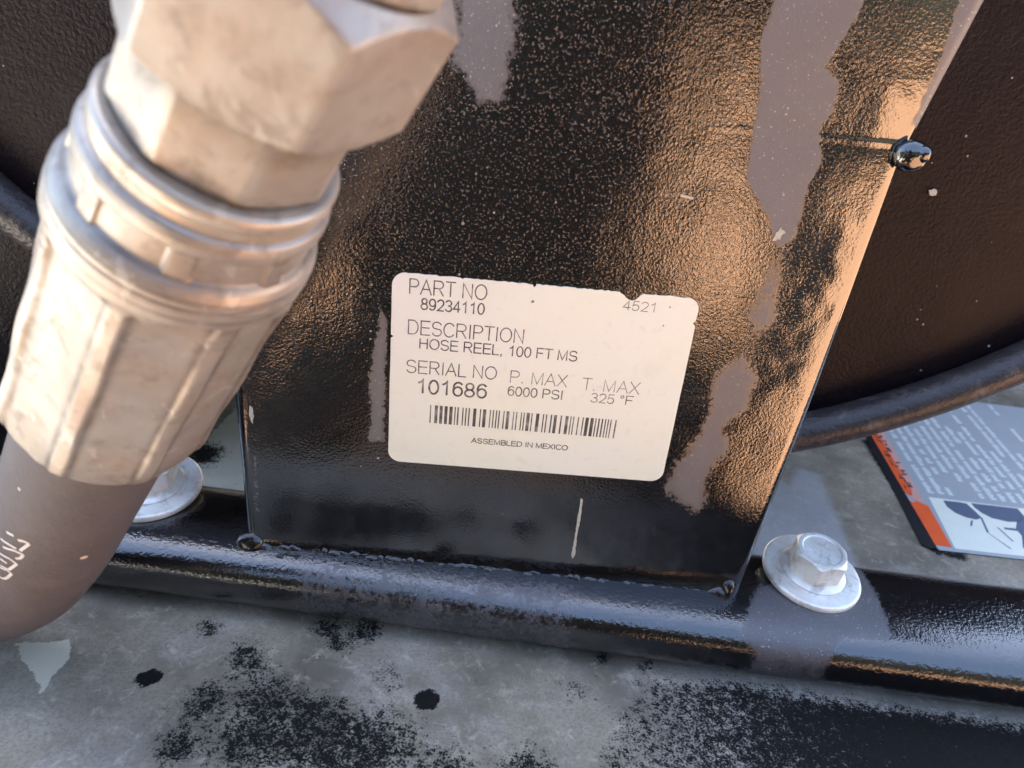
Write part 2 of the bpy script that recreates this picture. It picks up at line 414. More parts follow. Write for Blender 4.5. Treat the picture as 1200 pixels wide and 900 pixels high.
def build_plate():
    R0, FL, n = 3.0, 22.0, 190
    zs = np.r_[np.linspace(-64.5, 62, 150), np.linspace(62.3, 70, 26), np.linspace(71, 125, 60)]
    vs, X, Z, Yf = [], [], [], []
    for z in zs:
        xl, xr = plate_left(z), plate_right(z)
        if z < -64: pass
        prof = [(xl, FL), (xl, R0 + 3), (xl, R0)]
        for k in range(1, 7):
            a = math.pi / 2 * k / 6; prof.append((xl + R0 - R0 * math.cos(a), R0 - R0 * math.sin(a)))
        for x in np.linspace(xl + R0, xr - R0, n)[1:-1]: prof.append((float(x), 0.0))
        for k in range(0, 7):
            a = math.pi / 2 * k / 6; prof.append((xr - R0 + R0 * math.sin(a), R0 - R0 * math.cos(a)))
        prof += [(xr, R0 + 3), (xr, FL)]
        for x, y in prof:
            yy = y
            cw = .5 + 9 * float(np.clip((52 - x) / 30, 0, 1))
            yy = y - .062 * .5 * ((z - 66) + math.sqrt((z - 66) ** 2 + cw * cw) - cw * .3)
            yy -= .09 * math.exp(-((z - 66) / .6) ** 2) * float(np.clip((x - 30) / 30, 0, 1))
            zz = z - .0436 * x * np.clip((-z - 50) / 14, 0, 1) - 1.3 * np.clip((-z - 50) / 14, 0, 1)
            vs.append((x, yy, zz)); X.append(x); Z.append(zz)
    m_ = len(vs) // len(zs)
    fs = grid_faces(len(zs), m_)
    # lower edge thickness
    b = len(vs)
    for j in range(m_):
        x, y, z = vs[j]; yy = y + 3.2
        xx = x
        if y > R0 - .01: xx = x + (3.2 if x < 0 else -3.2); yy = y
        vs.append((xx, yy, z - .2)); X.append(x); Z.append(z)
    for j in range(m_ - 1): fs.append((j, b + j, b + j + 1, j + 1))
    X = np.array(X); Z = np.array(Z); dull = np.zeros(len(X))
    for poly, w, a in DULL:
        dull = np.maximum(dull, a * np.clip(.5 + sdpoly(X, Z, poly) / (2 * w), 0, 1))
    sm = .80 * np.clip((X - 50 - .10 * (Z - 20)) / 12, 0, 1) * np.clip((Z + 8) / 14, 0, 1) * (1 - .75 * np.exp(-((Z - 56) / 8.0) ** 2)) * (1 - .7 * np.exp(-((Z - 90) / 9.0) ** 2))
    sm = np.maximum(sm, .6 * np.clip((-30 - Z) / 16, 0, 1))
    return mesh('front_plate', vs, fs, M_plate, stand, attrs=dict(dull=dull, smooth=sm, spark=np.clip((Z - 8) / 25, 0, 1) * np.clip((70 - X) / 12, 0, 1)))
build_plate()

def build_tube():
    sec = []
    for i, x in enumerate(np.linspace(-290, 410, 351)):
        yf = -12.5 - .047 * x; yr = 30.0 - .022 * x
        zt, zb, r = -64.0, -86.1, 9.5
        ring = []
        yc, hy, zc, hz, n_ = (yf + yr) / 2, (yr - yf) / 2, (zt + zb) / 2, (zt - zb) / 2, 2.7
        for k in range(72):
            a = math.radians(180 - 5 * k)
            ca, sa = math.cos(a), math.sin(a)
            ring.append((x, yc + hy * math.copysign(abs(ca) ** (2 / n_), ca), zc + hz * math.copysign(abs(sa) ** (2 / n_), sa)))
        sec.append(ring)
    nv = len(sec[0]); P = [p for r in sec for p in r]
    X = np.array([p[0] for p in P]); Y = np.array([p[1] for p in P])
    dull = np.zeros(len(P))
    for poly, w, a in [([(70, -14), (76, -17), (95, -18), (101, -12), (116, -12), (118, 0), (120, 22), (112, 20), (98, 10), (80, 6), (74, -2)], 3, .95),
                       ([(44, -14), (52, -14), (52, -6), (44, -6)], 3, .62), ([(-62, -20), (22, -20), (30, -6), (20, 1), (-62, 1)], 6, .52)]:  # last patch: dust plus shade of plate and hose, painted as dullness
        dull = np.maximum(dull, a * np.clip(.5 + sdpoly(X, Y, poly) / (2 * w), 0, 1))
    mesh('foot_tube', [D(*p) for p in P], grid_faces(len(sec), nv, True), M_tube, stand, attrs=dict(dull=dull, smooth=dull * 0 + .1))
build_tube()

def blob(name, pts, mat, parent, seg=14, rings=9):
    """joined ellipsoids: list of (centre, radii)"""
    vs, fs = [], []
    for c, r in pts:
        b = len(vs)
        for i in range(rings + 1):
            th = math.pi * i / rings
            for j in range(seg):
                ph = 2 * math.pi * j / seg
                w = 1 + .05 * math.sin(3 * ph + i)
                vs.append((c[0] + r[0] * w * math.sin(th) * math.cos(ph), c[1] + r[1] * w * math.sin(th) * math.sin(ph), c[2] + r[2] * math.cos(th)))
        for i in range(rings):
            for j in range(seg):
                k = (j + 1) % seg
                fs.append((b + i * seg + j, b + (i + 1) * seg + j, b + (i + 1) * seg + k, b + i * seg + k))
    return mesh(name, vs, fs, mat, parent)
# weld along the foot of the plate: overlapping ripples
pts = []
x = -67.0
while x < 60:
    x += rnd.uniform(.7, 1.9)
    if rnd.random() < .12: x += rnd.uniform(1, 3)
    pts.append((D(x, 1.2 + rnd.uniform(-.5, .5), -65.2 + rnd.uniform(-.3, .3)), (rnd.uniform(1.2, 2.6), rnd.uniform(1.6, 2.6), rnd.uniform(1.1, 1.9))))
    for q_ in range(2): pts.append((D(x + rnd.uniform(-1, 1), -2.0 + rnd.uniform(-1.2, .8), -65.6 + rnd.uniform(-.3, .2)), (rnd.uniform(.35, .8), rnd.uniform(.35, .7), rnd.uniform(.5, .9))))
blob('weld_bead', pts, M_weldr, stand, 12, 8)
# folded corner ends under the plate
blob('corner_fold', [(D(-74.5, 1.2, -65.6), (4.6, 3.6, 4.6)), (D(-71.0, 0.8, -66.2), (3.4, 2.6, 2.4))], M_weldr, stand, 20, 12)
blob('corner_fold', [(D(66.0, 1.0, -66.2), (4.2, 3.4, 4.2)), (D(68.2, 1.6, -63.2), (2.4, 3.6, 4.6))], M_weldr, stand, 20, 12)
# weld spot on the right edge at the crease
blob('weld_spot', [((78.3, -1.2, 64.0), (3.9, 2.6, 3.6)), ((80.2, -2.4, 64.8), (1.9, 1.8, 2.0))], M_weld, stand, 24, 14)
# chipped pale marks
M_chip = m_plain('pale_chip', (.62, .57, .46), .5, var=.2, scale=900)
PL = lambda x, z, h: (x, -h, z)
slab('paint_scratch', ragged([(16.75, -36.6), (17.3, -37.0), (17.55, -44), (17.35, -50), (17.6, -56.5), (17.1, -58.2), (16.6, -57.0), (16.75, -50), (16.6, -44)], .09, .8), .25, M_chip, stand, PL)
slab('paint_chip', ragged([(-74.6, -15.2), (-74.0, -15.6), (-73.8, -18), (-74.2, -20.4), (-74.8, -19), (-74.9, -17)], .12, .6), .2, M_chip, stand, PL)
slab('paint_chip', [(28.5, 50.5), (31.6, 50.1), (31.5, 49.6), (28.6, 49.9)], .15, M_chip, stand, PL)
slab('paint_chip', ragged([(53.0, 43.5), (53.6, 44.9), (54.9, 44.0), (54.0, 42.3), (52.6, 41.6)], .22, .5), .2, M_chip, stand, PL)
slab('paint_chip', [(11.2, -66.6), (13.6, -66.2), (15.2, -67.4), (13.4, -67.9)], .3, M_bolt, stand, PL)
o = blob('paint_chip', [((30.0, -1.0, -66.8), (2.4, .6, .45))], M_bolt, stand); 

# ------------------------------------------------------------------ rating sticker
stk = thing('rating_sticker', 'cream-white rectangular sticker with part number, serial number and barcode on the black plate', 'sticker')
def sticker_outline():
    x0, x1, z0, z1, r = -37.8, 38.4, -28.9, 25.6, 3.4
    P = []
    def arc(cx, cz, a0, rr=r):
        for k in range(9):
            a = math.radians(a0 + 90 * k / 8); P.append((cx + rr * math.cos(a), cz + rr * math.sin(a)))
    arc(x1 - r, z1 - r, 0)
    # top edge running left, frayed, with a bite near the date
    bite = {24.2: -.1, 23.5: -.45, 22.9: -1.2, 22.2: -1.9, 21.4: -2.1, 20.6: -1.9, 19.9: -1.5, 19.4: -.9, 18.6: -.5, 18.0: -.1, -2.6: -.5, -3.1: -.9, -3.7: -.3, -20.5: -.4}
    for x in sorted(list(np.arange(-34, 35, .85)) + list(bite), reverse=True):
        near = [v for k, v in bite.items() if abs(k - x) < .01]
        if not near and 17.9 < x < 24.3: continue
        P.append((float(x), z1 + (near[0] if near else rnd.uniform(-.22, .05))))
    arc(x0 + r, z1 - r, 90)
    for z in np.arange(18, -24, -3.0):
        P.append((x0 + (rnd.uniform(-.04, .05)), float(z)))
        if abs(z - 9) < .1: P += [(x0 + .7, z - .5), (x0 + .02, z - 1.0)]
    arc(x0 + r, z0 + r, 180)
    arc(x1 - r - .0, z0 + r, 270)
    for z in np.arange(-22, 20, 4.0): P.append((x1 + rnd.uniform(-.06, .04), float(z)))
    P += [(x1 - .1, 18.3), (x1 - .75, 18.9), (x1 - .15, 19.6)]
    return P
slab('backing', sticker_outline(), .20, M_label, stk, PL)

def _arc(cx, cy, rx, ry, a0, a1, n=18):
    return [(cx + rx * math.cos(math.radians(a0 + (a1 - a0) * k / n)), cy + ry * math.sin(math.radians(a0 + (a1 - a0) * k / n))) for k in range(n + 1)]
# plain sans-serif strokes on a cap height of 1: character -> (advance, strokes)
GL = {
 'P': (.80, [[(.08, 0), (.08, 1), (.42, 1)] + _arc(.42, .74, .28, .26, 90, -90) + [(.08, .48)]]),
 'A': (.86, [[(.02, 0), (.41, 1), (.80, 0)], [(.16, .36), (.66, .36)]]),
 'R': (.86, [[(.08, 0), (.08, 1), (.46, 1)] + _arc(.46, .745, .27, .255, 90, -90) + [(.08, .49)], [(.44, .49), (.77, 0)]]),
 'T': (.76, [[(.02, 1), (.72, 1)], [(.37, 1), (.37, 0)]]),
 'N': (.88, [[(.09, 0), (.09, 1), (.74, 0), (.74, 1)]]),
 'O': (.96, [_arc(.46, .5, .41, .5, 90, 450, 40)]),
 'D': (.88, [[(.08, 0), (.08, 1), (.38, 1)] + _arc(.38, .5, .40, .5, 90, -90, 24) + [(.08, 0)]]),
 'E': (.80, [[(.72, 1), (.08, 1), (.08, 0), (.73, 0)], [(.08, .52), (.68, .52)]]),
 'S': (.82, [_arc(.39, .745, .31, .255, 18, 90, 8) + _arc(.39, .745, .31, .255, 90, 230, 14)[1:] + [(.42, .50)] + _arc(.40, .27, .33, .27, 50, -90, 16) + _arc(.40, .27, .33, .27, -90, -165, 8)[1:]]),
 'C': (.88, [_arc(.45, .5, .40, .5, 38, 322, 34)]),
 'I': (.30, [[(.14, 0), (.14, 1)]]),
 'H': (.88, [[(.08, 0), (.08, 1)], [(.74, 0), (.74, 1)], [(.08, .52), (.74, .52)]]),
 'L': (.68, [[(.08, 1), (.08, 0), (.62, 0)]]),
 'F': (.72, [[(.08, 0), (.08, 1), (.68, 1)], [(.08, .52), (.60, .52)]]),
 'M': (1.0, [[(.08, 0), (.08, 1), (.47, .05), (.86, 1), (.86, 0)]]),
 'X': (.80, [[(.03, 0), (.73, 1)], [(.04, 1), (.75, 0)]]),
 'B': (.80, [[(.08, 0), (.08, 1), (.42, 1)] + _arc(.42, .76, .26, .24, 90, -90, 12) + [(.08, .52)], [(.42, .52)] + _arc(.43, .26, .29, .26, 90, -90, 14) + [(.08, 0)]]),
 '0': (.68, [_arc(.33, .5, .27, .5, 90, 450, 34)]),
 '1': (.68, [[(.14, .76), (.30, .84), (.40, 1), (.40, 0)]]),
 '2': (.68, [_arc(.33, .72, .27, .28, 165, 0, 14) + [(.56, .56), (.42, .36), (.07, .0), (.61, 0)]]),
 '3': (.68, [_arc(.32, .755, .24, .245, 160, -80, 18) + [(.28, .515)], _arc(.32, .26, .27, .26, 82, -165, 20)]),
 '4': (.68, [[(.46, 0), (.46, 1), (.04, .27), (.62, .27)]]),
 '5': (.68, [[(.57, 1), (.16, 1), (.09, .48)] + _arc(.32, .32, .27, .32, 130, -160, 24)]),
 '6': (.68, [_arc(.34, .33, .26, .33, 90, 450, 30), [(.08, .33), (.08, .55)] + _arc(.36, .62, .28, .38, 170, 40, 14)]),
 '8': (.68, [_arc(.33, .755, .22, .245, 90, 450, 26), _arc(.33, .26, .27, .26, 90, 450, 26)]),
 '9': (.68, [_arc(.32, .67, .26, .33, 90, 450, 30), [(.58, .67), (.58, .45)] + _arc(.30, .38, .28, .38, -10, -140, 14)]),
 '.': (.34, [[(.12, 0), (.12, .11)]]), ',': (.34, [[(.16, .10), (.12, -.14)]]),
 '°': (.46, [_arc(.20, .86, .13, .14, 90, 450, 16)]), ' ': (.34, []),
}
def text(name, s_, x0, x1, zb, h, mat, parent, place, hgt, wgt=.09, track=.04):
    tot = sum(GL[c][0] + track for c in s_) - track
    sx = (x1 - x0) / tot / h; pen = 0; vs, fs = [], []; lift = 0
    for c in s_:
        adv, strokes = GL[c]
        for st in strokes:
            P = [np.array([x0 + (pen + p[0]) * h * sx, zb + p[1] * h]) for p in st]
            Q = [P[0]]
            for p in P[1:]:
                if np.linalg.norm(p - Q[-1]) > 1e-4: Q.append(p)
            P = Q; closed = np.linalg.norm(P[0] - P[-1]) < 1e-3
            lift = (lift + 1) % 3; b = len(vs); n = len(P); w = wgt * h / 2
            for i in range(n):
                a = P[i] - P[i - 1] if i > 0 else (P[-1] - P[-2] if closed else P[1] - P[0])
                d = P[i + 1] - P[i] if i < n - 1 else (P[1] - P[0] if closed else P[-1] - P[-2])
                a = a / np.linalg.norm(a); d = d / np.linalg.norm(d)
                t_ = a + d
                t_ = t_ / (np.linalg.norm(t_) + 1e-9); nn = np.array([-t_[1], t_[0]])
                k = min(1 / max(.42, abs(nn @ np.array([-a[1], a[0]]))), 2.2)
                e = np.zeros(2)
                if not closed and i == 0: e = -d * w * .4
                if not closed and i == n - 1: e = a * w * .4
                for sg in (1, -1):
                    q = P[i] + nn * w * k * sg + e; vs.append(place(q[0], q[1], hgt + lift * .006))
            for i in range(n - 1): fs.append((b + 2 * i, b + 2 * i + 1, b + 2 * i + 3, b + 2 * i + 2))
        pen += adv + track
    return mesh(name, vs, fs, mat, parent, smooth=False)
T = [('heading_text', 'PART NO', -33.7, -14.2, 20.4, 3.8, M_ink, .085), ('number_text', '89234110', -30.6, -14.6, 16.5, 2.85, M_ink, .135),
     ('date_code', '4521', 19.4, 28.2, 21.0, 2.4, M_ink2, .10),
     ('heading_text', 'DESCRIPTION', -33.7, -3.9, 9.6, 3.75, M_ink, .085), ('description_text', 'HOSE REEL, 100 FT MS', -30.6, 10.1, 5.8, 2.75, M_ink, .125),
     ('heading_text', 'SERIAL NO', -33.7, -10.0, -1.3, 3.55, M_ink, .088), ('heading_text', 'P. MAX', -6.8, 8.4, -1.8, 3.4, M_ink2, .085),
     ('heading_text', 'T. MAX', 12.2, 27.6, -2.2, 3.4, M_ink2, .080), ('number_text', '101686', -30.9, -12.2, -7.0, 3.9, M_ink, .135),
     ('number_text', '6000 PSI', -7.0, 7.8, -5.6, 2.6, M_ink, .125), ('number_text', '325 °F', 15.0, 26.4, -5.6, 2.6, M_ink2, .120),
     ('origin_text', 'ASSEMBLED IN MEXICO', -15.4, 11.0, -21.0, 1.45, M_ink, .19)]
for nm, s, x0, x1, zb, h, mt, wg in T:
    text(nm, s, x0, x1, zb, h, mt, stk, PL, .215, wg)
# barcode
r2 = random.Random(21); bars = []; x = -27.0
pat = "1010110010110101100110101101100101011010010110101101001101011001011010110110010101101011"
w = 50.0 / 118; i = 0
while x < 22.8:
    bw = r2.choice([.32, .32, .4, .8, .85]); gp = r2.choice([.42, .5, .5, .95])
    bars.append([(x, -16.0 - .006 * x), (x + bw, -16.0 - .006 * x), (x + bw, -10.4), (x, -10.4)]); x += bw + gp
fill('barcode', bars, M_inkbar, stk, PL, .215)['kind'] = 'stuff'
# pen-point specks
fill('ink_speck', [[(-3.4, 20.6), (-2.7, 20.8), (-2.6, 21.3), (-3.2, 21.4)]], M_ink, stk, PL, .214)
fill('ink_speck', [[(31, 22.4), (31.25, 22.4), (31.3, 22.9), (31, 22.9)]], M_ink, stk, PL, .214)
fill('ink_speck', [[(30.2, 17.5), (30.5, 17.4), (30.6, 17.8), (30.3, 17.9)]], M_ink, stk, PL, .214)

# ------------------------------------------------------------------ reel drum behind the plate
drum = thing('reel_drum', 'large round black reel flange with a rolled tube rim behind the plate', 'reel drum')
def build_disc():
    cx, cz, R = 14.7, 206.0, 252.5
    yd = 50.0
    vs, fs = [], []; nr, na = 14, 160
    rr = np.r_[12, np.linspace(20, R - 2, nr)]
    for i, r in enumerate(rr):
        for j in range(na):
            a = 2 * math.pi * j / na
            bulge = -4.0 * math.exp(-((r - 110) / 14) ** 2)
            vs.append((cx + r * math.cos(a), yd + bulge + .5 * math.sin(3 * a) * (r / R), cz + r * math.sin(a)))
    n1 = len(vs)
    fs = grid_faces(len(rr), na, True)
    vs += [(x, y + 2.5, z) for x, y, z in vs]
    fs += [tuple(n1 + k for k in reversed(f)) for f in list(fs)]
    mesh('flange_disc', vs, fs, M_disc, drum)
    vs = []; ns = 20; na = 220
    for i in range(na):
        a = 2 * math.pi * i / na
        for k in range(ns):
            b = 2 * math.pi * k / ns
            r = R + 6.2 * math.cos(b)
            vs.append((cx + r * math.cos(a), 44 + 6.6 * math.sin(b), cz + r * math.sin(a)))
    fs = [(i * ns + k, i * ns + (k + 1) % ns, ((i + 1) % na) * ns + (k + 1) % ns, ((i + 1) % na) * ns + k) for i in range(na) for k in range(ns)]
    mesh('rolled_rim', vs, fs, M_rim, drum)
    # unseen barrel of the reel behind the flange, widened to block the sun
    vs = []; na = 64
    for y in (52.6, 300):
        for i in range(na):
            a = 2 * math.pi * i / na; vs.append((cx + 215 * math.cos(a), y, cz + 215 * math.sin(a)))
    mesh('barrel', vs, grid_faces(2, na, True), M_disc, drum)
    # rear flange
    vs = [(cx, 300, cz)] + [(cx + R * math.cos(2 * math.pi * i / 96), 300, cz + R * math.sin(2 * math.pi * i / 96)) for i in range(96)]
    mesh('rear_flange', vs, [(0, 1 + i, 1 + (i + 1) % 96) for i in range(96)], M_disc, drum)
build_disc()
slab('paint_chip', ragged([(113.4, 48.0), (114.6, 48.7), (116.0, 48.0), (115.6, 46.9), (113.9, 46.6)], .2, .6), .4, M_chip, drum, lambda x, z, h: (x, 49.6 - h, z))

# ------------------------------------------------------------------ bolts through the foot tube
def lathe(prof, c, ang=48, D=D):
    """prof: (radius, z) pairs about a vertical axis of the base frame"""
    vs = []
    for r, z in prof:
        for k in range(ang):
            a = 2 * math.pi * k / ang; vs.append(D(c[0] + r * math.cos(a), c[1] + r * math.sin(a), c[2] + z))
    return vs, grid_faces(len(prof), ang, True)
def build_bolt(c, rot, label, tilt=.14):
    D0 = globals()['D']
    def D(x, y, z):
        dy, dz = y - c[1], z - c[2]
        return D0(x, c[1] + dy - tilt * dz, c[2] + dz + tilt * dy + 1.2 * abs(tilt) * 8)
    t_ = thing('flange_bolt', label, 'bolt', group='zinc bolts with washers holding down the foot tube')
    w = 15.3
    vs, fs = lathe([(5, 2.3), (w - 1.0, 2.3), (w - .35, 2.15), (w, 1.7), (w, .5), (w - .4, .1), (5, 0)], c, 64, D)
    o1 = mesh('washer', vs, fs, M_bolt, t_, auto=40)
    vs, fs = lathe([(5, 3.6), (8.2, 3.65), (9.6, 3.2), (10.2, 2.7), (10.2, 2.32)], c, 64, D)
    o2 = mesh('bolt_flange', vs, fs, M_bolt, t_, auto=45)
    # hexagon head: corners cut by a conical chamfer, shallow dished top
    N = 96; apo = 7.6; vs = []
    def rh(a):
        b = (a - rot) % (math.pi / 3); return apo / math.cos(b - math.pi / 6)
    rows = [(1.0, 2.9), (1.0, 9.9)]
    for k in range(N):
        a = 2 * math.pi * k / N; r = min(rh(a), 8.55); vs.append(D(c[0] + r * math.cos(a), c[1] + r * math.sin(a), c[2] + 2.9))
    for k in range(N):
        a = 2 * math.pi * k / N; r = min(rh(a), 8.55); vs.append(D(c[0] + r * math.cos(a), c[1] + r * math.sin(a), c[2] + 10.9 - (r - 7.5) * .75))
    for rr, zz in ((7.35, 11.2), (6.5, 11.35), (6.1, 11.25), (5.8, 10.95), (3.0, 10.8), (.01, 10.8)):
        for k in range(N):
            a = 2 * math.pi * k / N; vs.append(D(c[0] + rr * math.cos(a), c[1] + rr * math.sin(a), c[2] + zz))
    mesh('hex_head', vs, grid_faces(8, N, True), M_bolt, t_, auto=30)
    # raised grade marks in the dish
    for a0 in (40, 160, 280):
        a = math.radians(a0) + rot; ca, sa = math.cos(a), math.sin(a)
        q = []
        for (u, v_) in ((2.6, -.3), (5.0, -.3), (5.0, .3), (2.6, .3)): q.append((u * ca - v_ * sa, u * sa + v_ * ca))
        slab('grade_mark', q, .3, M_bolt, t_, lambda x, y, h: D(c[0] + x, c[1] + y, c[2] + 10.8 + h))
    return t_
build_bolt((97.8, 11.2, -64.0), math.radians(12), 'zinc hex bolt and round washer between the black plate and the warning decal')
build_bolt((-110.8, 18.7, -64.0), math.radians(35), 'zinc hex bolt and washer half hidden behind the hose ferrule')

# ------------------------------------------------------------------ warning decal on the deck
M_dblue = m_plain('decal_faded_blue', (.42, .445, .46), .45, var=.06, scale=60)
M_dtext = m_ink('decal_print', (.80, .84, .80), (.60, .67, .72), .35, .75, 900)
M_dwhite = m_plain('decal_white', (.86, .88, .76), .45, var=.04, scale=150)
M_dorange = m_plain('decal_orange', (.95, .11, .006), .7, var=.12, scale=160)
M_dpink = m_plain('decal_scuffed_orange', (.80, .40, .33), .5, var=.12, scale=220)
M_dblack = m_plain('decal_black', (.015, .015, .018), .35)
dec = thing('warning_decal', 'faded blue and white warning decal with orange side strip and hand pictogram on the deck', 'decal')
DK = lambda x, y, h: D(x, y, -85.62 + h)
slab('backing', [(177.5, 64.5), (177.2, 70), (190.5, 163), (196, 215), (330, 215), (330, 64.5)], .2, M_dblue, dec, DK)
slab('black_border', [(171.5, 66.5), (174.0, 64.5), (177.3, 65.8), (189.9, 160.6), (196, 215), (190.5, 215), (186.0, 157)], .3, M_dblack, dec, DK)
edge = lambda y, o: (177.4 + (y - 67.6) * (189.9 - 177.4) / 93 + o)
slab('orange_strip', [(edge(67.6, .1), 67.6), (edge(67.2, 7.0), 67.2), (edge(96, 7.8), 96), (edge(100, 3), 99), (edge(97, 1.5), 97.5), (edge(99, .1), 99)], .34, M_dorange, dec, DK)
slab('orange_strip', [(edge(105, .1), 105), (edge(103, 2.8), 103), (edge(108, 4.0), 108), (edge(215, 4.6), 215), (edge(215, .1), 215)], .34, M_dorange, dec, DK)
slab('scuffed_strip', [(edge(101, 1.0), 100.5), (edge(98, 6.8), 98), (edge(215, 9.5), 215), (edge(215, 4.8), 215), (edge(108, 4.2), 108), (edge(103, 3.0), 102.6)], .32, M_dpink, dec, DK)
# worn lettering along the strip (illegible remains)
r3 = random.Random(5); q = []
for y in np.arange(106, 168, 6.8):
    for k in range(4):
        x = edge(y, 1.6 + r3.uniform(0, 3.8)); yy = y + r3.uniform(0, 4.8)
        if r3.random() < .5: q.append([(x, yy), (x + 2.2, yy + .4), (x + 2.1, yy + 1.4), (x, yy + 1.0)])
        else: q.append([(x, yy), (x + .9, yy + .2), (x + 1.3, yy + 3.0), (x + .5, yy + 2.9)])
fill('worn_lettering', q, m_plain('worn_letter_ink', (.10, .06, .06), .5, var=.3), dec, DK, .37)['kind'] = 'stuff'
# lines of small print run away from the viewer; each column is one line of words
r3 = random.Random(11)
k = 0
for x0 in np.arange(194.5, 326, 5.0):
    y = 107.0 + (x0 - 190) * .006 + r3.uniform(0, .6); words = []
    y1 = r3.choice([150, 170, 200, 212, 212])
    slant = lambda yy: (yy - 107) * .134
    gapn = r3.choice([0, 0, 0, 1])
    while y < y1:
        ln = r3.uniform(4, 15)
        if r3.random() < .9:
            e = min(y + ln, 213)
            yy = y
            while yy < e - .3:
                ye = min(yy + r3.uniform(.9, 1.7), e); wd = r3.choice([2.3, 2.3, 2.3, 3.0]); o_ = r3.uniform(0, .15)
                words.append([(x0 + slant(yy) + o_, yy), (x0 + slant(yy) + wd, yy), (x0 + slant(ye) + wd, ye), (x0 + slant(ye) + o_, ye)]); yy = ye + .28
        y += ln + r3.choice([1.1, 1.3, 1.5, 3.5])
    fill('print_line', words, M_dtext, dec, DK, .23)['kind'] = 'stuff'
# pictogram panel
slab('pictogram_panel', [(185.4, 66.6), (193.0, 103.6), (243, 103.2), (241, 66.6)], .26, M_dwhite, dec, DK)
PK = lambda P: P
fill('hand_pictogram', [
    [(199.0, 102.2), (206.5, 102.3), (209.6, 101.8), (210.6, 96), (210.9, 91.4), (207.2, 89.6), (203.2, 90.4), (199.6, 93.2), (198.2, 97.6)],
    [(212.2, 102.6), (234.0, 102.6), (233.5, 96.5), (228, 91.6), (222.5, 90.8), (216, 92.2), (213.2, 95.5), (212, 99.0)],
    [(233.5, 97.0), (234.4, 90.0), (229.2, 81.0), (222.6, 80.0), (223.0, 86.0), (226.8, 91.4)],
    [(222.6, 81.0), (224.4, 80.6), (219.2, 71.6), (217.6, 72.2)], [(224.6, 81.4), (226.4, 81.2), (223.0, 73.4), (221.6, 73.8)],
    [(226.8, 82.0), (228.6, 82.0), (226.2, 75.0), (224.8, 75.2)], [(222.8, 86.2), (223.6, 84.4), (217.2, 84.6), (217.6, 86.0)],
    [(210.4, 92), (211.2, 91.6), (207.8, 80.4), (206.9, 80.7)],
    [(214.2, 85.6), (214.9, 85.4), (216.2, 76.2), (215.4, 76.2)],
    [(207.2, 80.6), (207.9, 79.8), (211.8, 70.6), (211.0, 70.6)],
    [(204.6, 88.8), (205.2, 88.4), (202.2, 84.0), (201.6, 84.4)]], m_plain('pictogram_blue', (.11, .14, .21), .45, var=.05), dec, DK, .29)

# ------------------------------------------------------------------ high pressure hose with its coupling
A0 = Vector((-18, -101, 120)); AX = Vector((-.485, .318, -.815)).normalized()
E1 = Vector((.04, -.92, -.38)); E1 = (E1 - AX * E1.dot(AX)).normalized(); E2 = AX.cross(E1)
def cyl(t, ang, r): return A0 + AX * t + E1 * (r * math.cos(ang)) + E2 * (r * math.sin(ang))
hose = thing('pressure_hose', 'brown-black pressure hose with crimped zinc ferrule and hex nut hanging blurred in the left foreground', 'hose')

def rev(name, ts, rf, N, mat, auto=35, caps=True, grime=None):
    vs = []; at = dict(grime=[grime(t_, 2 * math.pi * k / N) for t_ in ts for k in range(N)]) if grime else None
    for t_ in ts:
        for k in range(N):
            a = 2 * math.pi * k / N; vs.append(cyl(t_, a, rf(t_, a)))
    fs = grid_faces(len(ts), N, True)
    if caps:
        fs.append(tuple(range(N))); fs.append(tuple(reversed(range(len(vs) - N, len(vs)))))
    return mesh(name, vs, fs, mat, hose, auto=auto, attrs=at)
def hexr(a, apo, off, n=6):
    b = (a - off) % (2 * math.pi / n); return apo / math.cos(b - math.pi / n)
def soft(a, apo, off, n, cap): return min(hexr(a, apo, off, n), cap)
off = math.radians(-23)
# hex nut: chamfered at both ends
def nut_r(t_, a):
    h = min(hexr(a, 15.3, off), 17.5)
    c1 = 15.0 + (49.6 - t_) * 1.6; c2 = 14.4 + (t_ - 32.3) * 1.1
    return min(h, c1, c2)
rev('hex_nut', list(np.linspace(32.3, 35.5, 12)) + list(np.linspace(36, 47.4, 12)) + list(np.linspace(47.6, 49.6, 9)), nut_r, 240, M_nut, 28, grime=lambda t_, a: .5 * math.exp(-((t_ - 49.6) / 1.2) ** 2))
# adapter above the nut
def ad_r(t_, a): return min(hexr(a, 13.8, off + .5), 15.2, 13.2 + (32.2 - t_) * 2.0)
rev('adapter', [2, 10, 20, 28, 30.2, 31.1, 31.6, 32.2], ad_r, 120, M_nut, 30)
# octagonal neck below the nut
def nk_r(t_, a): return min(hexr(a, 12.9, math.radians(-19), 8), 13.75, 12.9 + (t_ - 49.2) * 2, 12.9 + (60.7 - t_) * 1.5)
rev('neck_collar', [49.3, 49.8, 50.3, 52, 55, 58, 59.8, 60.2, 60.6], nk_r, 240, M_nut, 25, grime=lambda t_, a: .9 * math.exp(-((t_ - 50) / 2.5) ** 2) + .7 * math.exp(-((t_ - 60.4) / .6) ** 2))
rev('neck_gap', [60.3, 62.0], lambda t_, a: 12.2, 48, M_gap)
def prof(pts): 
    T_ = [p[0] for p in pts]; R_ = [p[1] for p in pts]
    return lambda t_, a: float(np.interp(t_, T_, R_))
rev('flange_ring', [61.2, 61.35, 61.7, 62.4, 63.2, 63.6, 63.8], prof([(61.2, 14.2), (61.35, 14.7), (61.6, 15.0), (62.4, 15.05), (63.3, 15.0), (63.6, 14.8), (63.8, 14.5)]), 96, M_ring, 60)
rev('groove_band', [63.7, 66.0], lambda t_, a: 14.75, 96, M_ring)
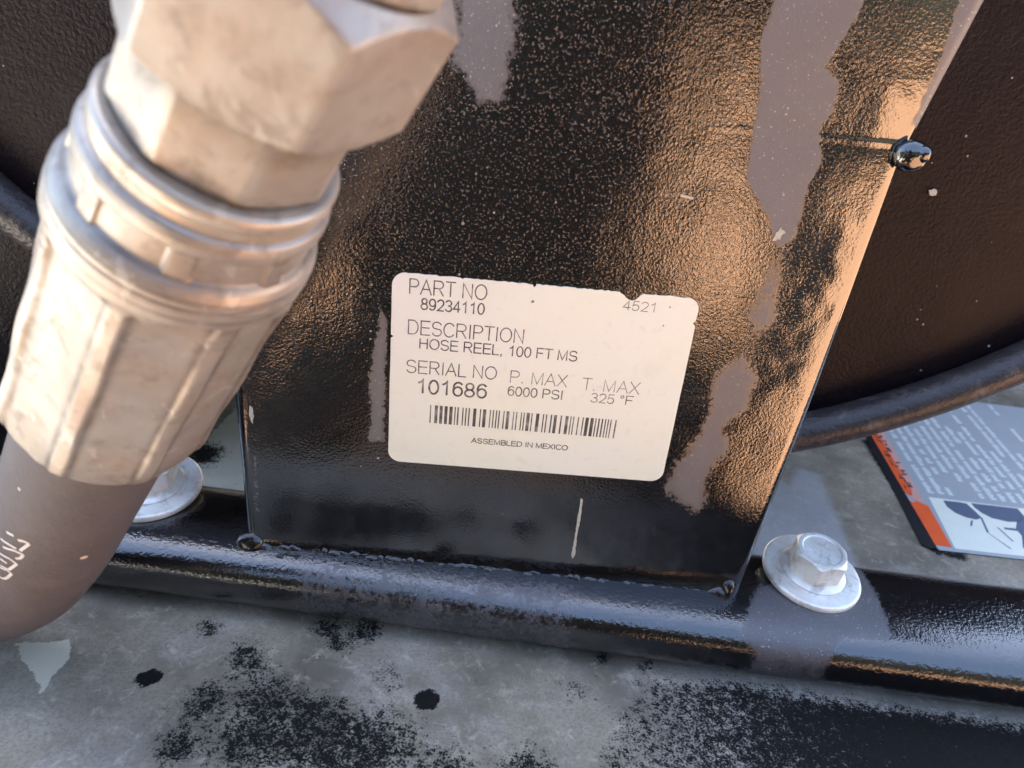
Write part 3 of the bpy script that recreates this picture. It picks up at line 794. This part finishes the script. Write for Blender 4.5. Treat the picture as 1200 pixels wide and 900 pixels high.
# crimp shell: collar rings, windows, bead, crimped body
ro = math.radians(10.5)
def shell_r(t_, a):
    base = float(np.interp(t_, [65.2, 65.35, 65.7, 66.6, 67.4, 67.8, 68.1, 72.4, 72.7, 73.1, 74.0, 74.4, 74.55, 74.7, 75.2, 75.7, 75.85, 76.0, 76.7, 77.3, 79.5, 81, 84, 121, 123.6, 124.8, 125.2],
                          [14.7, 15.2, 15.55, 15.8, 15.8, 15.65, 15.55, 15.75, 15.9, 16.5, 17.0, 17.15, 17.0, 17.15, 17.25, 17.25, 17.1, 17.25, 17.35, 17.35, 17.25, 17.1, 17.0, 17.0, 16.7, 16.2, 15.5]))
    # small windows of the collar
    b = (a - math.radians(-4)) % (math.pi / 4); b = min(b, math.pi / 4 - b)
    if 67.6 < t_ < 73:
        f = np.clip((b - .085) / .03, 0, 1) * np.clip((t_ - 68.1) / .3, 0, 1) * np.clip((72.5 - t_) / .3, 0, 1)
        base -= .5 * f - .08
    # crimped flats between raised ridges
    d = (a - ro + math.pi / 8) % (math.pi / 4) - math.pi / 8          # angle from ridge
    if t_ > 78:
        f = np.clip((abs(d) - .055) / .045, 0, 1) * np.clip((t_ - 79.6 - .8 * math.cos(4 * (a - ro))) / .7, 0, 1)
        e = abs(d) - math.pi / 8
        flat = 15.75 / math.cos(min(abs(e), .33)) if True else 16
        base = base * (1 - f) + min(base - .35, flat + .12 * math.sin(a * 5 + t_ * .07)) * f
        base += .18 * (1 - f) * math.sin(t_ * .3 + a * 3) * (t_ > 82)
    return base
ts = list(np.arange(65.2, 84, .15)) + list(np.arange(84, 121, .9)) + list(np.arange(121, 125.25, .25))
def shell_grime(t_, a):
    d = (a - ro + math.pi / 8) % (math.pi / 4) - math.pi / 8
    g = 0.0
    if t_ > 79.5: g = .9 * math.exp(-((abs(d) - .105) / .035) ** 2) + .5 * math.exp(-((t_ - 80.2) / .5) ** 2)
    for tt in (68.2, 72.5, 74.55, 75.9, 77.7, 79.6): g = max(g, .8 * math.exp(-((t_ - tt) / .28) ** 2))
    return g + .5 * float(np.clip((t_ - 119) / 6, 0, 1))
rev('crimp_ferrule', ts, shell_r, 360, M_ferr, 32, grime=shell_grime)

# rubber hose: leaves the ferrule straight, then bends off to the left
path = [A0 + AX * 118, A0 + AX * 135, A0 + AX * 160, A0 + AX * 178, Vector((-111, -40.5, -35)), Vector((-119, -37, -45)), Vector((-131, -34, -53)), Vector((-148, -32, -58)), Vector((-170, -32, -60)), Vector((-230, -36, -60))]
def catmull(P, n=12):
    out = []
    for i in range(len(P) - 1):
        p0 = P[max(i - 1, 0)]; p1 = P[i]; p2 = P[i + 1]; p3 = P[min(i + 2, len(P) - 1)]
        for k in range(n):
            t_ = k / n
            out.append(.5 * ((2 * p1) + (p2 - p0) * t_ + (2 * p0 - 5 * p1 + 4 * p2 - p3) * t_ ** 2 + (3 * p1 - p0 - 3 * p2 + p3) * t_ ** 3))
    out.append(P[-1]); return out
HP = catmull(path); FR = []
e = E1.copy()
for i, p in enumerate(HP):
    tg = (HP[min(i + 1, len(HP) - 1)] - HP[max(i - 1, 0)]).normalized()
    e = (e - tg * e.dot(tg)).normalized(); FR.append((p, tg, e.copy(), tg.cross(e)))
HR = 13.2
vs = []
for p, tg, e1, e2 in FR:
    for k in range(64):
        a = 2 * math.pi * k / 64; vs.append(p + e1 * (HR * math.cos(a)) + e2 * (HR * math.sin(a)))
mesh('rubber_hose', vs, grid_faces(len(FR), 64, True), M_rub, hose)
# worn white print marks on the rubber
def on_hose(s, ang, h):
    i = min(int(s), len(FR) - 2); f = s - i
    p = FR[i][0].lerp(FR[i + 1][0], f); e1 = FR[i][2].lerp(FR[i + 1][2], f).normalized(); e2 = FR[i][3].lerp(FR[i + 1][3], f).normalized()
    return p + (e1 * math.cos(ang) + e2 * math.sin(ang)) * (HR + h)
def stroke(pts, w):
    vs, fs = [], []
    for (s0, a0), (s1, a1) in zip(pts[:-1], pts[1:]):
        n = 5; b = len(vs)
        ds, da = (s1 - s0), (a1 - a0); L = math.hypot(ds, da * 8) + 1e-6
        ns, na_ = -da * 8 / L, ds / L / 8
        for k in range(n + 1):
            s = s0 + ds * k / n; a = a0 + da * k / n
            vs.append(on_hose(s + ns * w, a + na_ * w, .08)); vs.append(on_hose(s - ns * w, a - na_ * w, .08))
        for k in range(n): fs.append((b + 2 * k, b + 2 * k + 1, b + 2 * k + 3, b + 2 * k + 2))
    return vs, fs
def hose_print(strokes, w=.20):
    V, Fc = [], []
    for s in strokes:
        v_, f_ = stroke(s, w); b = len(V); V += v_; Fc += [tuple(b + q_ for q_ in f) for f in f_]
    mesh('hose_print', V, Fc, M_hprint, hose)

hose_print([[(23.75, 0.58), (23.25, 0.46)], [(23.5, 0.38), (23.0, 0.3), (23.0, 0.22), (24.75, 0.28), (25.5, 0.3)], [(26.25, 0.64), (25.75, 0.48), (25.5, 0.36)], [(27.5, 0.56), (26.25, 0.38), (26.0, 0.24), (27.25, 0.26), (28.0, 0.32)],
            [(29.75, 0.58), (29.0, 0.4), (29.25, 0.28), (32.25, 0.36), (32.75, 0.5)], [(31.0, 0.54), (30.75, 0.42)], [(36.5, 0.44), (36.25, 0.38), (35.25, 0.34), (33.0, 0.3), (32.75, 0.38), (33.5, 0.5)]])

# ------------------------------------------------------------------ dark panels added behind the reel, filling the void and blocking sun
hs = thing('engine_housing', 'black sheet-metal housing in deep shade behind the reel, glimpsed at the left edge', 'housing')
def panel(pts, z1):
    vs = []
    for x, y in pts:
        for z in (-85.5, z1): vs.append(D(x, y, z))
    n = len(pts)
    fs = [(2 * i, 2 * ((i + 1) % n), 2 * ((i + 1) % n) + 1, 2 * i + 1) for i in range(n)] + [tuple(2 * i + 1 for i in range(n))]
    mesh('side_panel', vs, fs, M_disc, hs, smooth=False)
panel([(-420, 58), (-132, 58), (-120, 70), (-120, 330), (-420, 330)], 260)  # added to fill the dark void at left and shade the deck
panel([(150, 330), (150, 318), (520, 318), (520, 330)], 520)  # added sun blocker that keeps the decal and deck shaded

# ------------------------------------------------------------------ dark foliage row added behind the viewer, with the viewer's figure, mirrored in paint
def build_hedge():
    r = random.Random(3); vs, fs = [], []
    nx, nz = 120, 14
    for i in range(nx):
        for k in range(nz):
            x = -14 + 28 * i / (nx - 1); z = -.55 + 3.2 * k / (nz - 1)
            vs.append((x + r.uniform(-.1, .1), -3.7 - .25 * math.sin(i * .9) + r.uniform(-.18, .18) - k * .03, z + r.uniform(-.1, .1) * (k > 0)))
    fs = grid_faces(nx, nz)
    t = NT('dark_foliage'); t.set('Base Color', t.mix(t.noise(6, 5), (.004, .0045, .003), (.012, .013, .007))); t.set('Roughness', .9)
    o = mesh('hedge', vs, fs, t.m, scale=1, smooth=False); o['kind'] = 'stuff'
build_hedge()

def build_person():
    J = {'pelvis': (0, -.12, -.30, .20), 'belly': (0, -.08, -.14, .20), 'chest': (0, -.02, .06, .20), 'neckb': (0, .02, .22, .075), 'neck': (0, .04, .28, .06), 'head': (0, .09, .37, .095), 'crown': (0, .09, .46, .07),
         'shl': (-.18, -.02, .18, .075), 'ell': (-.26, .02, -.06, .055), 'wrl': (-.20, .20, -.16, .04), 'hal': (-.17, .27, -.18, .04),
         'shr': (.18, -.02, .18, .075), 'elr': (.25, .02, -.06, .055), 'wrr': (.19, .20, -.16, .04), 'har': (.16, .27, -.18, .04),
         'hl': (-.10, -.10, -.32, .11), 'kl': (-.16, .27, -.24, .075), 'al': (-.13, .02, -.49, .05), 'fl': (-.15, .18, -.515, .035),
         'hr': (.10, -.10, -.32, .11), 'kr': (.16, .27, -.24, .075), 'ar': (.13, .02, -.49, .05), 'fr': (.15, .18, -.515, .035)}
    Ed = [('pelvis', 'belly'), ('belly', 'chest'), ('chest', 'neckb'), ('neckb', 'neck'), ('neck', 'head'), ('head', 'crown'), ('chest', 'shl'), ('shl', 'ell'), ('ell', 'wrl'), ('wrl', 'hal'),
          ('chest', 'shr'), ('shr', 'elr'), ('elr', 'wrr'), ('wrr', 'har'), ('pelvis', 'hl'), ('hl', 'kl'), ('kl', 'al'), ('al', 'fl'), ('pelvis', 'hr'), ('hr', 'kr'), ('kr', 'ar'), ('ar', 'fr')]
    K = list(J); me = bpy.data.meshes.new('person')
    me.from_pydata([(J[k][0] * 1.3 - .02, J[k][1] - .62, J[k][2]) for k in K], [(K.index(a), K.index(b)) for a, b in Ed], [])
    o = bpy.data.objects.new('person', me); COL.objects.link(o)
    o.modifiers.new('skin', 'SKIN')
    for i, k in enumerate(K): me.skin_vertices[0].data[i].radius = (J[k][3] * 1.12, J[k][3] * .9)
    me.skin_vertices[0].data[0].use_root = True
    s = o.modifiers.new('sub', 'SUBSURF'); s.levels = 2; s.render_levels = 2
    me.materials.append(m_plain('dark_work_clothes', (.004, .004, .0045), .9, var=.2, scale=8, spec=.1))
    o['label'] = 'person in dark work clothes crouching in front of the reel, seen as a dark reflection'; o['category'] = 'person'
build_person()
